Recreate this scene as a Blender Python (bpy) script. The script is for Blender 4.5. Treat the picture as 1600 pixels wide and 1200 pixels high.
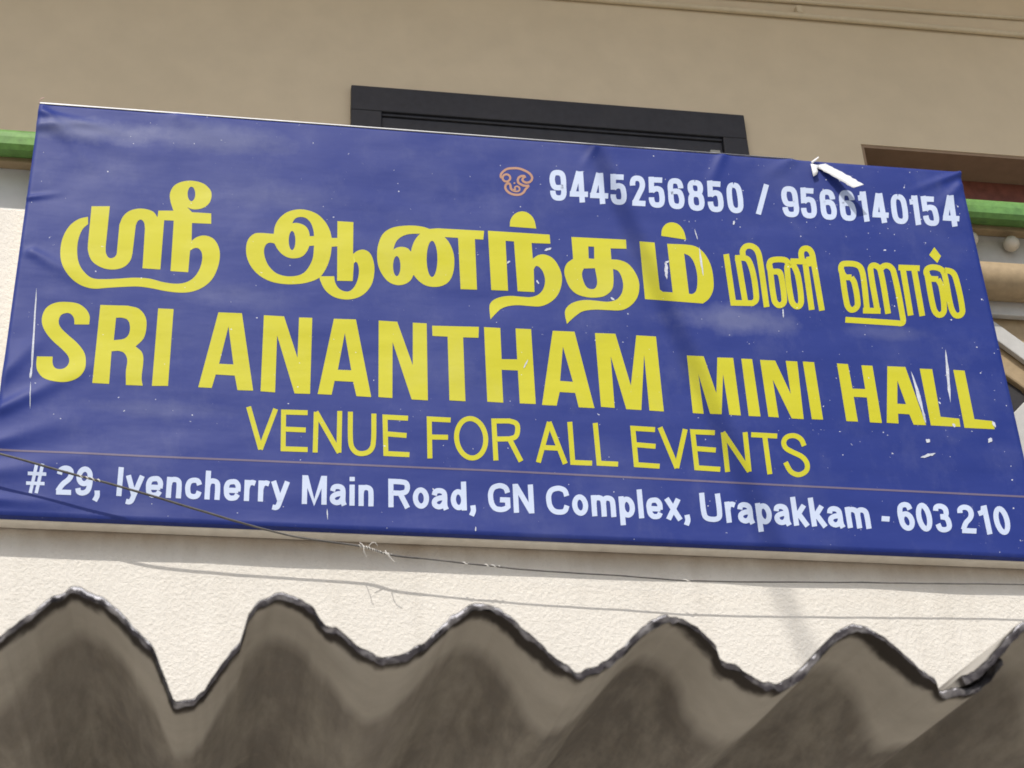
import bpy, bmesh, math, random
import numpy as np
from mathutils import Matrix, Vector, Euler, noise
from mathutils.geometry import tessellate_polygon

for o in list(bpy.data.objects): bpy.data.objects.remove(o)
S = bpy.context.scene
COL = S.collection
R = math.radians

# ------------------------------------------------------------------ camera, sky, sun
Z0 = 4.198                                    # height of the banner's centre above the street
F = 2900.0                                    # focal length in pixels of the 1600 px wide photograph
CAMP = Vector((-0.70073951, -3.6125054, -2.6476928 + Z0))
CAMR = Euler((2.16267028, 0.03898051, -0.15370207), 'XYZ')
cam = bpy.data.cameras.new('camera'); co = bpy.data.objects.new('camera', cam); COL.objects.link(co)
co.location = CAMP; co.rotation_euler = CAMR
cam.sensor_width = 36; cam.lens = F / 1600 * 36; cam.clip_start = 0.05; cam.clip_end = 3000
cam.dof.use_dof = True; cam.dof.focus_distance = 4.4; cam.dof.aperture_fstop = 24
S.camera = co
SUND = Vector((0.33, 1.0, -1.22)).normalized()      # the way the light travels
EL = math.asin(-SUND.z)
sun = bpy.data.lights.new('sun', 'SUN'); so = bpy.data.objects.new('sun', sun); COL.objects.link(so)
sun.energy = 3.1; sun.angle = R(0.5); sun.color = (1.0, 0.95, 0.87)
so.rotation_euler = SUND.to_track_quat('-Z', 'Y').to_euler(); so.location = (-2, -8, 14)
W = bpy.data.worlds.new('World'); S.world = W; W.use_nodes = True
nt = W.node_tree
sky = nt.nodes.new('ShaderNodeTexSky'); sky.sky_type = 'NISHITA'; sky.sun_disc = False
sky.sun_elevation = EL; sky.sun_rotation = math.atan2(-SUND.x, -SUND.y)
sky.air_density = 1.2; sky.dust_density = 2.5
bg = nt.nodes['Background']; nt.links.new(sky.outputs[0], bg.inputs[0]); bg.inputs[1].default_value = 0.128
S.view_settings.view_transform = 'Standard'; S.view_settings.look = 'None'
S.view_settings.exposure = 0.0; S.view_settings.gamma = 1.0
S.render.engine = 'CYCLES'
S.cycles.filter_width = 1.75            # a slightly soft phone lens

# ------------------------------------------------------------------ helpers
RM = CAMR.to_matrix()
def ray(px, py): return RM @ Vector(((px - 800) / F, -(py - 600) / F, -1.0))
def at(px, py, y):                            # where the line of sight meets the upright plane at depth y
    d = ray(px, py); t = (y - CAMP.y) / d.y
    return CAMP + d * t
def tag(o, label=None, cat=None, group=None, kind=None):
    if label: o['label'] = label
    if cat: o['category'] = cat
    if group: o['group'] = group
    if kind: o['kind'] = kind
    return o
def empty(name, loc, **k):
    o = bpy.data.objects.new(name, None); COL.objects.link(o); o.location = loc; o.empty_display_size = .1
    tag(o, **k); return o
def link(name, me, mat, parent=None):
    o = bpy.data.objects.new(name, me); COL.objects.link(o)
    if mat: me.materials.append(mat)
    if parent:
        o.parent = parent; o.matrix_parent_inverse = Matrix.Translation(-TOT[parent.name]) if parent.name in TOT else Matrix.Identity(4)
    return o
TOT = {}
def thing(name, loc, **k):
    o = empty(name, loc, **k); TOT[o.name] = Vector(loc); return o
def part(name, bm, mat, parent=None, smooth=False, bevel=0, seg=2):
    me = bpy.data.meshes.new(name)
    bmesh.ops.recalc_face_normals(bm, faces=bm.faces)
    bm.to_mesh(me); bm.free()
    if smooth:
        for p in me.polygons: p.use_smooth = True
    o = bpy.data.objects.new(name, me); COL.objects.link(o)
    me.materials.append(mat)
    if parent:
        o.parent = parent
        pos = Vector((0, 0, 0)); q = parent
        while q: pos += q.location; q = q.parent
        for v in me.vertices: v.co -= pos
    if bevel:
        b = o.modifiers.new('bevel', 'BEVEL'); b.width = bevel; b.segments = seg; b.limit_method = 'ANGLE'; b.angle_limit = R(40)
    return o
def box(bm, x0, x1, y0, y1, z0, z1):
    v = [bm.verts.new((x, y, z)) for x in (x0, x1) for y in (y0, y1) for z in (z0, z1)]
    for f in ((0, 1, 3, 2), (4, 6, 7, 5), (0, 4, 5, 1), (2, 3, 7, 6), (0, 2, 6, 4), (1, 5, 7, 3)):
        bm.faces.new([v[i] for i in f])
def prism(bm, pts, dv):                       # a flat outline given thickness dv
    a = [bm.verts.new(p) for p in pts]; b = [bm.verts.new(Vector(p) + dv) for p in pts]
    n = len(pts)
    for tri in tessellate_polygon([[Vector(p) for p in pts]]):
        bm.faces.new([a[i] for i in tri]); bm.faces.new([b[i] for i in reversed(tri)])
    for i in range(n): bm.faces.new((a[i], a[(i + 1) % n], b[(i + 1) % n], b[i]))
def tube(bm, pts, r, n=10, cap=True):
    pts = [Vector(p) for p in pts]; rings = []
    for i, p in enumerate(pts):
        t = (pts[min(i + 1, len(pts) - 1)] - pts[max(i - 1, 0)]).normalized()
        u = t.cross(Vector((0, 0, 1)))
        if u.length < .05: u = t.cross(Vector((0, 1, 0)))
        u.normalize(); w = t.cross(u)
        rr = r(i / (len(pts) - 1)) if callable(r) else r
        rings.append([bm.verts.new(p + (u * math.cos(a) + w * math.sin(a)) * rr) for a in [2 * math.pi * k / n for k in range(n)]])
    for a, b in zip(rings, rings[1:]):
        for k in range(n): bm.faces.new((a[k], a[(k + 1) % n], b[(k + 1) % n], b[k]))
    if cap: bm.faces.new(rings[0]); bm.faces.new(rings[-1][::-1])
def smooth_path(pts, n=12, closed=False):
    P = [Vector(p) for p in pts]; out = []; N = len(P)
    for i in range(N if closed else N - 1):
        if closed: a, b, c, d = P[i - 1], P[i], P[(i + 1) % N], P[(i + 2) % N]
        else: a, b, c, d = P[max(i - 1, 0)], P[i], P[i + 1], P[min(i + 2, N - 1)]
        for k in range(n):
            t = k / n
            out.append(0.5 * ((2 * b) + (c - a) * t + (2 * a - 5 * b + 4 * c - d) * t * t + (3 * b - a - 3 * c + d) * t ** 3))
    if not closed: out.append(P[-1])
    return out

# ------------------------------------------------------------------ materials
class M:
    def __init__(s, name):
        s.m = bpy.data.materials.new(name); s.m.use_nodes = True
        s.t = s.m.node_tree; s.b = s.t.nodes['Principled BSDF']
        s.c = s.t.nodes.new('ShaderNodeTexCoord').outputs['Object']
    def n(s, typ, **k):
        x = s.t.nodes.new(typ)
        for a, v in k.items(): setattr(x, a, v)
        return x
    def l(s, a, b): s.t.links.new(a, b)
    def noise(s, scale, detail=4, rough=.55, stretch=None, w=0):
        x = s.n('ShaderNodeTexNoise'); x.inputs['Scale'].default_value = scale
        x.inputs['Detail'].default_value = detail; x.inputs['Roughness'].default_value = rough
        src = s.c
        if stretch or w:
            mp = s.n('ShaderNodeMapping'); s.l(s.c, mp.inputs[0]); mp.inputs['Scale'].default_value = stretch or (1, 1, 1)
            mp.inputs['Location'].default_value = (w, w * .7, w * 1.3); src = mp.outputs[0]
        s.l(src, x.inputs['Vector']); return x.outputs['Fac']
    def ramp(s, src, stops):
        x = s.n('ShaderNodeValToRGB'); s.l(src, x.inputs[0]); e = x.color_ramp.elements
        while len(e) < len(stops): e.new(.5)
        for q, (p, c) in zip(e, stops):
            q.position = p; q.color = (c, c, c, 1) if not isinstance(c, tuple) else (*c, 1)
        return x.outputs[0]
    def mix(s, fac, a, b, mode='MIX'):
        x = s.n('ShaderNodeMix', data_type='RGBA', blend_type=mode)
        for v, i in ((fac, 0), (a, 6), (b, 7)):
            if isinstance(v, tuple): x.inputs[i].default_value = (*v, 1)
            elif isinstance(v, (int, float)): x.inputs[i].default_value = v
            else: s.l(v, x.inputs[i])
        return x.outputs[2]
    def math(s, op, a, b=0, clamp=False):
        x = s.n('ShaderNodeMath', operation=op, use_clamp=clamp)
        for v, i in ((a, 0), (b, 1)):
            if isinstance(v, (int, float)): x.inputs[i].default_value = v
            else: s.l(v, x.inputs[i])
        return x.outputs[0]
    def xyz(s):
        x = s.n('ShaderNodeSeparateXYZ'); s.l(s.c, x.inputs[0]); return x.outputs
    def bump(s, src, strength, dist, prev=None):
        x = s.n('ShaderNodeBump'); x.inputs['Strength'].default_value = strength; x.inputs['Distance'].default_value = dist
        s.l(src, x.inputs['Height'])
        if prev: s.l(prev, x.inputs['Normal'])
        return x.outputs[0]
    def out(s, col=None, rough=None, nrm=None, spec=None, metal=None):
        for v, nme in ((col, 'Base Color'), (rough, 'Roughness'), (spec, 'Specular IOR Level'), (metal, 'Metallic')):
            if v is None: continue
            if isinstance(v, tuple): s.b.inputs[nme].default_value = (*v, 1)
            elif isinstance(v, (int, float)): s.b.inputs[nme].default_value = v
            else: s.l(v, s.b.inputs[nme])
        if nrm: s.l(nrm, s.b.inputs['Normal'])
        return s.m

def mat_plain(name, c, rough=.6, var=.12, scale=25, bump=.15, bd=.002, spec=.3, dirt=None):
    m = M(name); a = m.noise(scale, 5); b = m.noise(scale * .12, 4, w=3)
    lo = tuple(v * (1 - var) for v in c); hi = tuple(min(1, v * (1 + var)) for v in c)
    col = m.mix(m.ramp(a, [(.3, 0.), (.7, 1.)]), lo, hi)
    col = m.mix(m.math('MULTIPLY', m.ramp(b, [(.45, 0.), (.75, 1.)]), .35), col, dirt or tuple(v * .7 for v in c))
    return m.out(col, rough, m.bump(m.noise(scale * 5, 4), bump, bd), spec)

def mat_stucco(name, c, grime, lump=75, strength=.9):
    m = M(name)
    v1 = m.noise(lump, 3, .6); v2 = m.noise(lump * 3.1, 4, .6, w=2)
    h = m.math('ADD', m.ramp(v1, [(.35, 0.), (.68, 1.)]), m.math('MULTIPLY', v2, .5))
    big = m.noise(3.0, 5, .6, w=5); stk = m.noise(5, 4, .6, stretch=(3.5, 1, .35), w=1)
    col = m.mix(m.math('MULTIPLY', m.ramp(big, [(.42, 0.), (.72, 1.)]), .35), c, tuple(v * .82 for v in c))
    col = m.mix(m.math('MULTIPLY', m.ramp(stk, [(.5, 0.), (.78, 1.)]), .3), col, grime)
    col = m.mix(m.math('MULTIPLY', m.ramp(v1, [(.25, 1.), (.42, 0.)]), .25), col, tuple(v * .6 for v in c))
    z = m.xyz()[2]
    # uneven brown band below the banner's bottom edge
    mr = m.n('ShaderNodeMapRange'); m.l(z, mr.inputs[0])
    mr.inputs[1].default_value = Z0 - .665; mr.inputs[2].default_value = Z0 - .60
    up = m.n('ShaderNodeMapRange'); m.l(z, up.inputs[0]); up.inputs[1].default_value = Z0 - .55; up.inputs[2].default_value = Z0 - .50
    up.inputs[3].default_value = 1; up.inputs[4].default_value = 0
    inx = m.math('LESS_THAN', m.math('ABSOLUTE', m.xyz()[0]), 1.3)
    st = m.math('MULTIPLY', m.math('MULTIPLY', inx, m.math('MULTIPLY', mr.outputs[0], up.outputs[0])), m.ramp(m.noise(9, 5, .65, stretch=(1, 1, .5), w=8), [(.3, .45), (.65, 1.)]))
    col = m.mix(m.math('MULTIPLY', st, BROWN_BAND if name == 'cream_stucco' else 0.0), col, (.27, .17, .09))
    return m.out(col, .92, m.bump(h, strength, .006), .15)
BROWN_BAND = .6
STUCCO = mat_stucco('cream_stucco', (.77, .735, .675), (.54, .50, .44), 125, .34)
PLASTER = mat_plain('white_plaster', (.60, .61, .62), .85, .05, 18, .2, .001, .2, dirt=(.45, .46, .47))
TANWALL = mat_plain('tan_painted_wall', (.69, .58, .43), .85, .035, 9, .25, .0015, .15, dirt=(.60, .505, .365))
CONDUIT = mat_plain('tan_painted_pipe', (.67, .57, .42), .5, .05, 40, .1, .0005, .4)
DARKFRAME = mat_plain('dark_window_frame', (.029, .030, .040), .5, .15, 40, .05, .0005, .4, dirt=(.05, .05, .058))
GREEN = mat_plain('green_rail_paint', (.125, .27, .062), .55, .22, 55, .35, .0012, .35, dirt=(.075, .22, .10))
TAN = mat_plain('tan_rail_paint', (.37, .28, .17), .6, .12, 45, .3, .001, .3, dirt=(.33, .25, .16))
WHITEP = mat_plain('white_railing_paint', (.50, .50, .49), .6, .06, 40, .3, .001, .3, dirt=(.45, .44, .42))
BEADM = mat_plain('cream_bead_paint', (.62, .58, .50), .5, .1, 60, .3, .001, .3)
DARKP = mat_plain('dark_matte', (.035, .033, .035), .6, .2, 50, .2, .001, .3)
MAROON = mat_plain('maroon_wood', (.17, .058, .042), .5, .25, 30, .3, .001, .35)
LINTEL = mat_plain('brown_reveal', (.31, .22, .155), .8, .08, 20, .2, .001, .2)
FRAMEW = mat_plain('white_sign_frame', (.84, .80, .72), .5, .08, 30, .15, .0006, .4, dirt=(.55, .45, .32))
WIREM = mat_plain('grey_wire_sheath', (.10, .095, .09), .55, .3, 60, .3, .0008, .35, dirt=(.3, .29, .27))
TAPE = mat_plain('pale_torn_tape', (.62, .60, .56), .6, .2, 80, .2, .0005, .3)
GLASS = mat_plain('tinted_window_pane', (.040, .042, .055), .22, .12, 6, .02, .0003, .5)
GROUND = M('dusty_street')
GROUND = GROUND.out(GROUND.mix(GROUND.ramp(GROUND.noise(1.2, 6), [(.3, 0.), (.7, 1.)]), (.34, .31, .27), (.46, .43, .38)), .95,
                    GROUND.bump(GROUND.noise(40, 4), .5, .01), .1)
CONC = mat_plain('grey_concrete', (.42, .38, .32), .9, .1, 14, .3, .002, .15)

def vinyl(name, c, rough=.44, dust=.16, specks=True, spec=.30):
    """printed flex sheet: slack ripples, patchy dust film, painted sheen, paint flecks"""
    m = M(name)
    a = m.noise(2.6, 2, .5, stretch=(1, 1, 1.9), w=4); b = m.noise(7, 3, .55, stretch=(.55, 1, 1.6), w=1); d = m.noise(60, 3, .5, w=6)
    nrm = m.bump(a, .45, .030); nrm = m.bump(b, .26, .008, nrm); nrm = m.bump(d, .12, .0012, nrm)
    film = m.math('MULTIPLY', m.ramp(m.noise(3.3, 6, .62, w=9), [(.50, 0.), (.72, 1.)]), dust)
    film2 = m.math('MULTIPLY', m.ramp(m.noise(14, 6, .7, stretch=(1, 1, .6), w=12), [(.52, 0.), (.80, 1.)]), dust * .9)
    if specks and name == 'blue_flex':           # sheen and haze on the flex, painted in as pale patches
        for px, py, rx, ry, k_ in ((1150, 500, .20, .055, .22), (150, 205, .20, .05, .26), (330, 215, .22, .06, .17), (450, 310, .14, .06, .10), (1390, 520, .12, .03, .10), (400, 465, .16, .05, .09), (245, 640, .20, .03, .10)):
            q = at(px, py, 0); sb = m.n('ShaderNodeVectorMath', operation='SUBTRACT'); m.l(m.c, sb.inputs[0])
            sb.inputs[1].default_value = (q.x, 0, q.z - (Z0 - .5965))
            sc_ = m.n('ShaderNodeVectorMath', operation='MULTIPLY'); m.l(sb.outputs[0], sc_.inputs[0]); sc_.inputs[1].default_value = (1 / rx, 0, 1 / ry)
            ln = m.n('ShaderNodeVectorMath', operation='LENGTH'); m.l(sc_.outputs[0], ln.inputs[0])
            wob = m.math('ADD', ln.outputs['Value'], m.math('MULTIPLY', m.math('SUBTRACT', m.noise(9, 5, .65, w=px * .01), .5), 1.6))
            film = m.math('ADD', film, m.math('MULTIPLY', m.ramp(wob, [(.25, 1.), (1.0, 0.)]), k_))
    col = m.mix(m.math('ADD', film, film2, True), c, (.40, .42, .50))
    x = m.xyz()
    if specks:
        gx = m.n('ShaderNodeMapRange'); m.l(x[0], gx.inputs[0])
        gx.inputs[1].default_value = -.2; gx.inputs[2].default_value = 1.3; gx.inputs[3].default_value = .0; gx.inputs[4].default_value = .054
        sp = m.noise(105, 2, .5, w=23.7); clump = m.ramp(m.noise(5, 3, .6, w=15), [(.40, 0.), (.62, 1.)])
        th = m.math('SUBTRACT', .765, m.math('MULTIPLY', gx.outputs[0], clump))
        k = m.math('MULTIPLY', m.math('SUBTRACT', sp, th), 40, True)
        col = m.mix(m.math('MULTIPLY', k, .85), col, (.70, .72, .78))
    r = m.math('ADD', rough, m.math('MULTIPLY', m.noise(5, 4, .6, w=7), .22))
    return m.out(col, r, nrm, spec)
BLUE = vinyl('blue_flex', (.010, .027, .200), dust=.065)
YELLOW = vinyl('yellow_print', (.53, .505, .014), dust=.05)
WHITE = vinyl('white_print', (.52, .60, .78), dust=.08, specks=False)
ORANGE = vinyl('orange_print', (.42, .23, .15), dust=.10, specks=False)
RULE = vinyl('mauve_rule_print', (.14, .115, .19), dust=.10, specks=False)
SCUFF = mat_plain('pale_torn_print', (.55, .58, .66), .6, .2, 200, .1, .0003, .3)
VBACK = mat_plain('white_flex_back_and_glint', (.83, .84, .86), .4, .04, 60, .1, .0005, .4)

# ------------------------------------------------------------------ ground
bm = bmesh.new(); v = [bm.verts.new(p) for p in ((-600, -600, 0), (600, -600, 0), (600, 600, 0), (-600, 600, 0))]; bm.faces.new(v)
tag(part('ground', bm, GROUND), label='dusty street ground in front of the building', kind='structure')

# ------------------------------------------------------------------ building
YW = 0.06       # face of the stucco wall that carries the banner
YR = 0.145       # face of the recessed band under the rail
rz0 = at(1550, 337, YW).z   # underside of the rail's front
YB = 1.30       # face of the wall behind the balcony
bld = thing('building', (0, 1.0, 0), label='cream and tan stucco building front behind and around the blue banner', cat='building')
zl = at(20, 325, YW).z                      # top of the rough stucco at the left
XS = at(1470, 500, YW).x                    # where the stucco upstand stops behind the banner
bm = bmesh.new()
box(bm, -7, 7, YW, YW + .14, 0, Z0 - .50)
box(bm, -7, XS, YW, YW + .08, Z0 - .50, zl)
part('parapet_wall', bm, STUCCO, bld, bevel=.006)
bm = bmesh.new(); box(bm, -7, XS, YR + .02, YR + .12, Z0 - .49, rz0 + .06)
part('rail_upstand', bm, PLASTER, bld)
bm = bmesh.new(); box(bm, -7, 7, YW + .24, YB + .4, 3.02, 3.18)
part('balcony_slab', bm, CONC, bld)
# wall behind the balcony, with openings for window and doorway
wt = at(548, 138, YB); wr = at(1160, 188, YB)
WX0, WX1, WZ = wt.x, wr.x, (wt.z + wr.z) / 2
DX0 = at(1345, 225, YB).x; DZ = at(1345, 225, YB).z; DX1 = DX0 + 1.05
WB = 4.25; TOP = Z0 + 3.05
bm = bmesh.new()
box(bm, -7, WX0, YB, YB + .2, 3.18, TOP)
box(bm, WX0, WX1, YB, YB + .2, WZ, TOP); box(bm, WX0, WX1, YB, YB + .2, 3.18, WB)
box(bm, WX1, DX0, YB, YB + .2, 3.18, TOP)
box(bm, DX0, DX1, YB, YB + .2, DZ, TOP); box(bm, DX1, 7, YB, YB + .2, 3.18, TOP)
bmesh.ops.remove_doubles(bm, verts=bm.verts, dist=1e-5)
part('upper_wall', bm, TANWALL, bld)
bm = bmesh.new(); box(bm, -7, 7, -.02, YB + .4, TOP, TOP + .16)
part('roof_slab', bm, TANWALL, bld, bevel=.01)
bm = bmesh.new(); box(bm, -7, 7, .12, .34, TOP + .16, 13.0)
part('upper_storey', bm, STUCCO, bld)
# rooms behind the openings
bm = bmesh.new(); box(bm, -7, 7, YB + 2.2, YB + 2.3, 3.18, TOP); box(bm, -7, 7, YB + .41, YB + 2.2, 3.02, 3.18); box(bm, -7, 7, YB + .41, YB + 2.3, TOP, TOP + .16)
part('room_shell', bm, LINTEL, bld)
# window
bm = bmesh.new()
fw = .115
y0, y1 = YB - .025, YB + .12
box(bm, WX0, WX1, y0, y1, WZ - fw, WZ)
box(bm, WX0, WX0 + fw * .95, y0, y1, WB, WZ - fw); box(bm, WX1 - fw * .8, WX1, y0, y1, WB, WZ - fw)
box(bm, WX0 + fw * .95, WX1 - fw * .8, y0, y1, WB, WB + .1)
win = part('window', bm, DARKFRAME, bld, bevel=.004)
ix0, ix1, iz = WX0 + fw * .95, WX1 - fw * .8, WZ - fw
bm = bmesh.new(); 
box(bm, ix0, ix1, y0 + .010, y0 + .04, iz - .012, iz)
box(bm, ix0, ix1, y0 + .018, y0 + .06, iz - .070, iz - .012)
box(bm, ix0, ix0 + .05, y0 + .020, y0 + .058, WB + .1, iz - .075)
box(bm, ix1 - .10, ix1 - .05, y0 + .020, y0 + .058, WB + .1, iz - .075)
box(bm, (ix0 + ix1) / 2 - .03, (ix0 + ix1) / 2 + .03, y0 + .020, y0 + .058, WB + .1, iz - .075)
part('sash', bm, DARKFRAME, win, bevel=.003)
bm = bmesh.new(); box(bm, ix0 + .05, ix1 - .10, y0 + .030, y0 + .036, WB + .1, iz - .075)
part('glass', bm, GLASS, win)
bm = bmesh.new(); box(bm, ix1 - .05, ix1 - .012, y0 + .012, y0 + .03, WB + .1, iz - .055)
part('latch_strip', bm, mat_plain('grey_latch_metal', (.42, .42, .40), .4), win, bevel=.003)
# doorway: brown plastered head, maroon frame and door set deep in it
bm = bmesh.new()
box(bm, DX0, DX1, YB + .004, YB + .20, DZ - .012, DZ)
box(bm, DX0, DX0 + .012, YB + .004, YB + .2, 3.18, DZ - .012); box(bm, DX1 - .012, DX1, YB + .004, YB + .2, 3.18, DZ - .012)
dw = part('doorway', bm, LINTEL, bld)
bm = bmesh.new()
box(bm, DX0 + .012, DX1 - .012, YB + .145, YB + .199, DZ - .11, DZ - .012)
box(bm, DX0 + .012, DX0 + .11, YB + .145, YB + .199, 3.18, DZ - .11); box(bm, DX1 - .11, DX1 - .012, YB + .145, YB + .199, 3.18, DZ - .11)
part('door_frame', bm, MAROON, dw, bevel=.004)
bm = bmesh.new(); box(bm, DX0 + .11, DX1 - .11, YB + .165, YB + .195, 3.19, DZ - .11)
for k in range(3): box(bm, DX0 + .2, DX1 - .2, YB + .155, YB + .166, 3.35 + k * .75, 3.95 + k * .75)
part('door', bm, MAROON, dw, bevel=.004)

# ------------------------------------------------------------------ electrical conduits on the upper wall
def conduit(pa, pb, r, label, clips):
    a = at(*pa, YB - r); b = at(*pb, YB - r); d = b - a
    z = (a.z + b.z) / 2
    t = thing('conduit_pipe', (0, YB, z), label=label, cat='pipe', group='conduit pipes on the upper wall')
    bm = bmesh.new(); n = 40; dz = d.z / d.x
    tube(bm, [(x, YB - r - .001 + .002 * math.sin(x * 3), a.z + (x - a.x) * dz + .003 * math.sin(x * 2.1)) for x in np.linspace(-6, 6, n)], r, 12)
    part('pipe', bm, CONDUIT, t, smooth=True)
    for c in clips:
        q = at(*c, YB); bm = bmesh.new()
        box(bm, q.x - .012, q.x + .012, YB - 2 * r - .006, YB - .001, q.z - r * 1.5, q.z + r * 1.5)
        part('clip', bm, CONDUIT, t, bevel=.004)
conduit((960, 2), (1600, 54), .0125, 'lower and thicker tan conduit pipe along the top of the shaded wall', [(1246, 22)])
conduit((1240, 3), (1600, 28), .009, 'upper thinner tan conduit pipe above the thicker one', [(1243, -2)])

# ------------------------------------------------------------------ balcony railing
ra = at(20, 196, YW); rz1 = (at(1550, 308, YW).z + at(20, 197, YW).z) / 2
rail = thing('balcony_railing', (0, YR, Z0 + .3), label='green topped balcony railing showing at both sides of the banner, tan and white below', cat='railing')
bm = bmesh.new(); n = 60
prof = [(YW + .012, rz0), (YW + .002, rz0 + .012), (YW, (rz0 + rz1) / 2), (YW + .003, rz1 - .016), (YW + .012, rz1 - .003), (YW + .03, rz1), (YR + .12, rz1 + .004), (YR + .12, rz0 + .034), (YR, rz0 + .034), (YW + .05, rz0 + .012)]
for xs in (np.linspace(-6.9, 6.9, 90),):
    rows = [[bm.verts.new((x, yy, zz + .0025 * noise.noise((x * 3, zz * 20, 1)))) for yy, zz in prof] for x in xs]
    for p, q in zip(rows, rows[1:]):
        for k in range(len(prof)):
            bm.faces.new((p[k], p[(k + 1) % len(prof)], q[(k + 1) % len(prof)], q[k]))
    bm.faces.new(rows[0]); bm.faces.new(rows[-1])
part('top_rail', bm, GREEN, rail)
ux = at(0, 248, YR).z
bm = bmesh.new(); box(bm, -6.9, 6.9, YR - .012, YR + .019, rz0 + .012, rz0 + .035)
part('under_rail_strip', bm, TAN, rail, bevel=.004)
XR0, XR1 = XS, 3.4
# back plate, tan half round, white flats and slanted bars on the right
YP = YR + .02
zt1 = at(1550, 405, YW + .03).z; mc = at(1550, 440, YW + .072)
bm = bmesh.new(); box(bm, XR0, XR1, YP, YP + .02, zt1 - .05, rz1 - .02)
part('white_panel', bm, WHITEP, rail)
bm = bmesh.new()
tube(bm, [(x, mc.y, mc.z) for x in np.linspace(XR0, XR1, 12)], .053, 28)
part('middle_rail', bm, TAN, rail, smooth=True)
for px, py, r0 in ((1580, 381, .0225), (1516, 374, .0225)):
    c = at(px, py, YR - .004); bm = bmesh.new()
    bmesh.ops.create_uvsphere(bm, u_segments=20, v_segments=14, radius=r0, matrix=Matrix.Translation(c))
    part('bead', bm, BEADM, rail, smooth=True)
c0 = at(1580, 381, YR - .004); sp = at(1580, 381, YR - .004).x - at(1516, 374, YR - .004).x
for k in range(1, 9):
    bm = bmesh.new(); c = c0 + Vector((sp * k, 0, 0))
    bmesh.ops.create_uvsphere(bm, u_segments=20, v_segments=14, radius=.0225, matrix=Matrix.Translation(c))
    part('bead', bm, BEADM, rail, smooth=True)
YD = YW + .10
def pp(pts, y): return [at(a, b, y) for a, b in pts]
bm = bmesh.new(); za, zb = at(1570, 492, YD).z, at(1570, 470, YD).z
box(bm, XR0, XR1, YD, YD + .02, za, zb)
part('white_flat', bm, WHITEP, rail, bevel=.003)
dv = Vector((0, .018, 0))
bm = bmesh.new(); prism(bm, pp([(1500, 462), (1540, 492), (1600, 535), (1660, 578), (1660, 604), (1600, 562), (1548, 524), (1500, 490)], YD + .006), dv)
part('slanted_bar', bm, WHITEP, rail, bevel=.003)
bm = bmesh.new(); prism(bm, pp([(1500, 486), (1760, 500), (1760, 700), (1620, 630), (1600, 606), (1566, 582), (1500, 536)], YD + .028), Vector((0, .03, 0)))
part('tan_panel', bm, TAN, rail, bevel=.006)
bm = bmesh.new(); prism(bm, pp([(1530, 556), (1566, 582), (1600, 605), (1628, 625), (1596, 632), (1586, 642), (1560, 670)], YD + .045), Vector((0, .04, 0)))
part('dark_opening', bm, DARKP, rail, bevel=.003)  # dark plate stands in for a dark opening in the railing
bm = bmesh.new(); prism(bm, pp([(1600, 628), (1640, 612), (1760, 700), (1760, 900), (1540, 900), (1540, 690)], YD + .012), dv)
part('white_corner_panel', bm, WHITEP, rail, bevel=.003)

# ------------------------------------------------------------------ the banner
SX0, SX1 = -1.22, 1.22; SZ0, SZ1 = Z0 - .5965, Z0 + .5965
ban = thing('banner_sign', (0, YW, Z0 - .5965), label='large dark blue hall signboard with yellow Tamil and English lettering', cat='signboard')
def bump2(x, z, pa, pb, w, amp):            # a fold running from pa to pb (photo pixels), amp towards the street
    a, b = FOLD[(pa, pb)]
    d = b - a; L = d.length; q = Vector((x, z)) - a
    t = max(0, min(1, q.dot(d) / L / L)); e = (q - d * t).length
    return amp * math.exp(-(e / (w * (1 + .8 * t))) ** 2) * (1 - t) ** 1.3
folds = [((40, 172), (250, 222), .012, .006), ((55, 190), (300, 262), .02, .005), ((0, 640), (190, 548), .016, .006), ((-10, 600), (120, 470), .018, .005),
         ((1505, 270), (1405, 305), .009, .007), ((40, 310), (110, 300), .006, .004), ((50, 395), (160, 455), .014, .004),
         ((0, 690), (160, 640), .02, .004), ((62, 168), (180, 300), .014, .004), ((30, 200), (230, 190), .010, .004), ((-20, 740), (230, 700), .022, .004), ((-20, 780), (150, 792), .012, .004), ((1500, 290), (1440, 350), .012, .004), ((1235, 250), (1160, 300), .016, .003), ((930, 230), (905, 270), .008, .003), ((280, 180), (420, 250), .03, .003), ((1130, 240), (1090, 330), .012, .003)]
FOLD = {}
for a, b, w, m_ in folds:
    p, q = at(*a, 0), at(*b, 0); FOLD[(a, b)] = (Vector((p.x, p.z)), Vector((q.x, q.z)))
low = at(800, 835, 0).z
def wav(x, z):
    y = .0012 * noise.noise((x * 2.2, z * 3.5, 3))
    for a, b, w, m_ in folds: y -= bump2(x, z, a, b, w, m_ * 1.5)
    # slack ripples along the bottom hem
    k = max(0, 1 - (z - SZ0) / .06)
    y -= k * k * .0035 * (noise.noise((x * 4.5, 2, 5)) + .3)
    e = min(x - SX0, SX1 - x, z - SZ0, SZ1 - z)
    y = y + (0.0035 if e < .004 else 0)
    return y
bm = bmesh.new(); NX, NZ = 420, 210
g = [[bm.verts.new((SX0 + (SX1 - SX0) * i / NX, 0, SZ0 + (SZ1 - SZ0) * j / NZ)) for i in range(NX + 1)] for j in range(NZ + 1)]
for row in g:
    for vv in row: vv.co.y = wav(vv.co.x, vv.co.z)
for j in range(NZ):
    for i in range(NX): bm.faces.new((g[j][i], g[j][i + 1], g[j + 1][i + 1], g[j + 1][i]))
rim = []                                     # the sheet turned back over its frame
edge = g[0][:] + [r_[-1] for r_ in g[1:]] + g[-1][-2::-1] + [r_[0] for r_ in g[-2:0:-1]]
back = [bm.verts.new((v_.co.x, .020, v_.co.z)) for v_ in edge]
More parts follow.
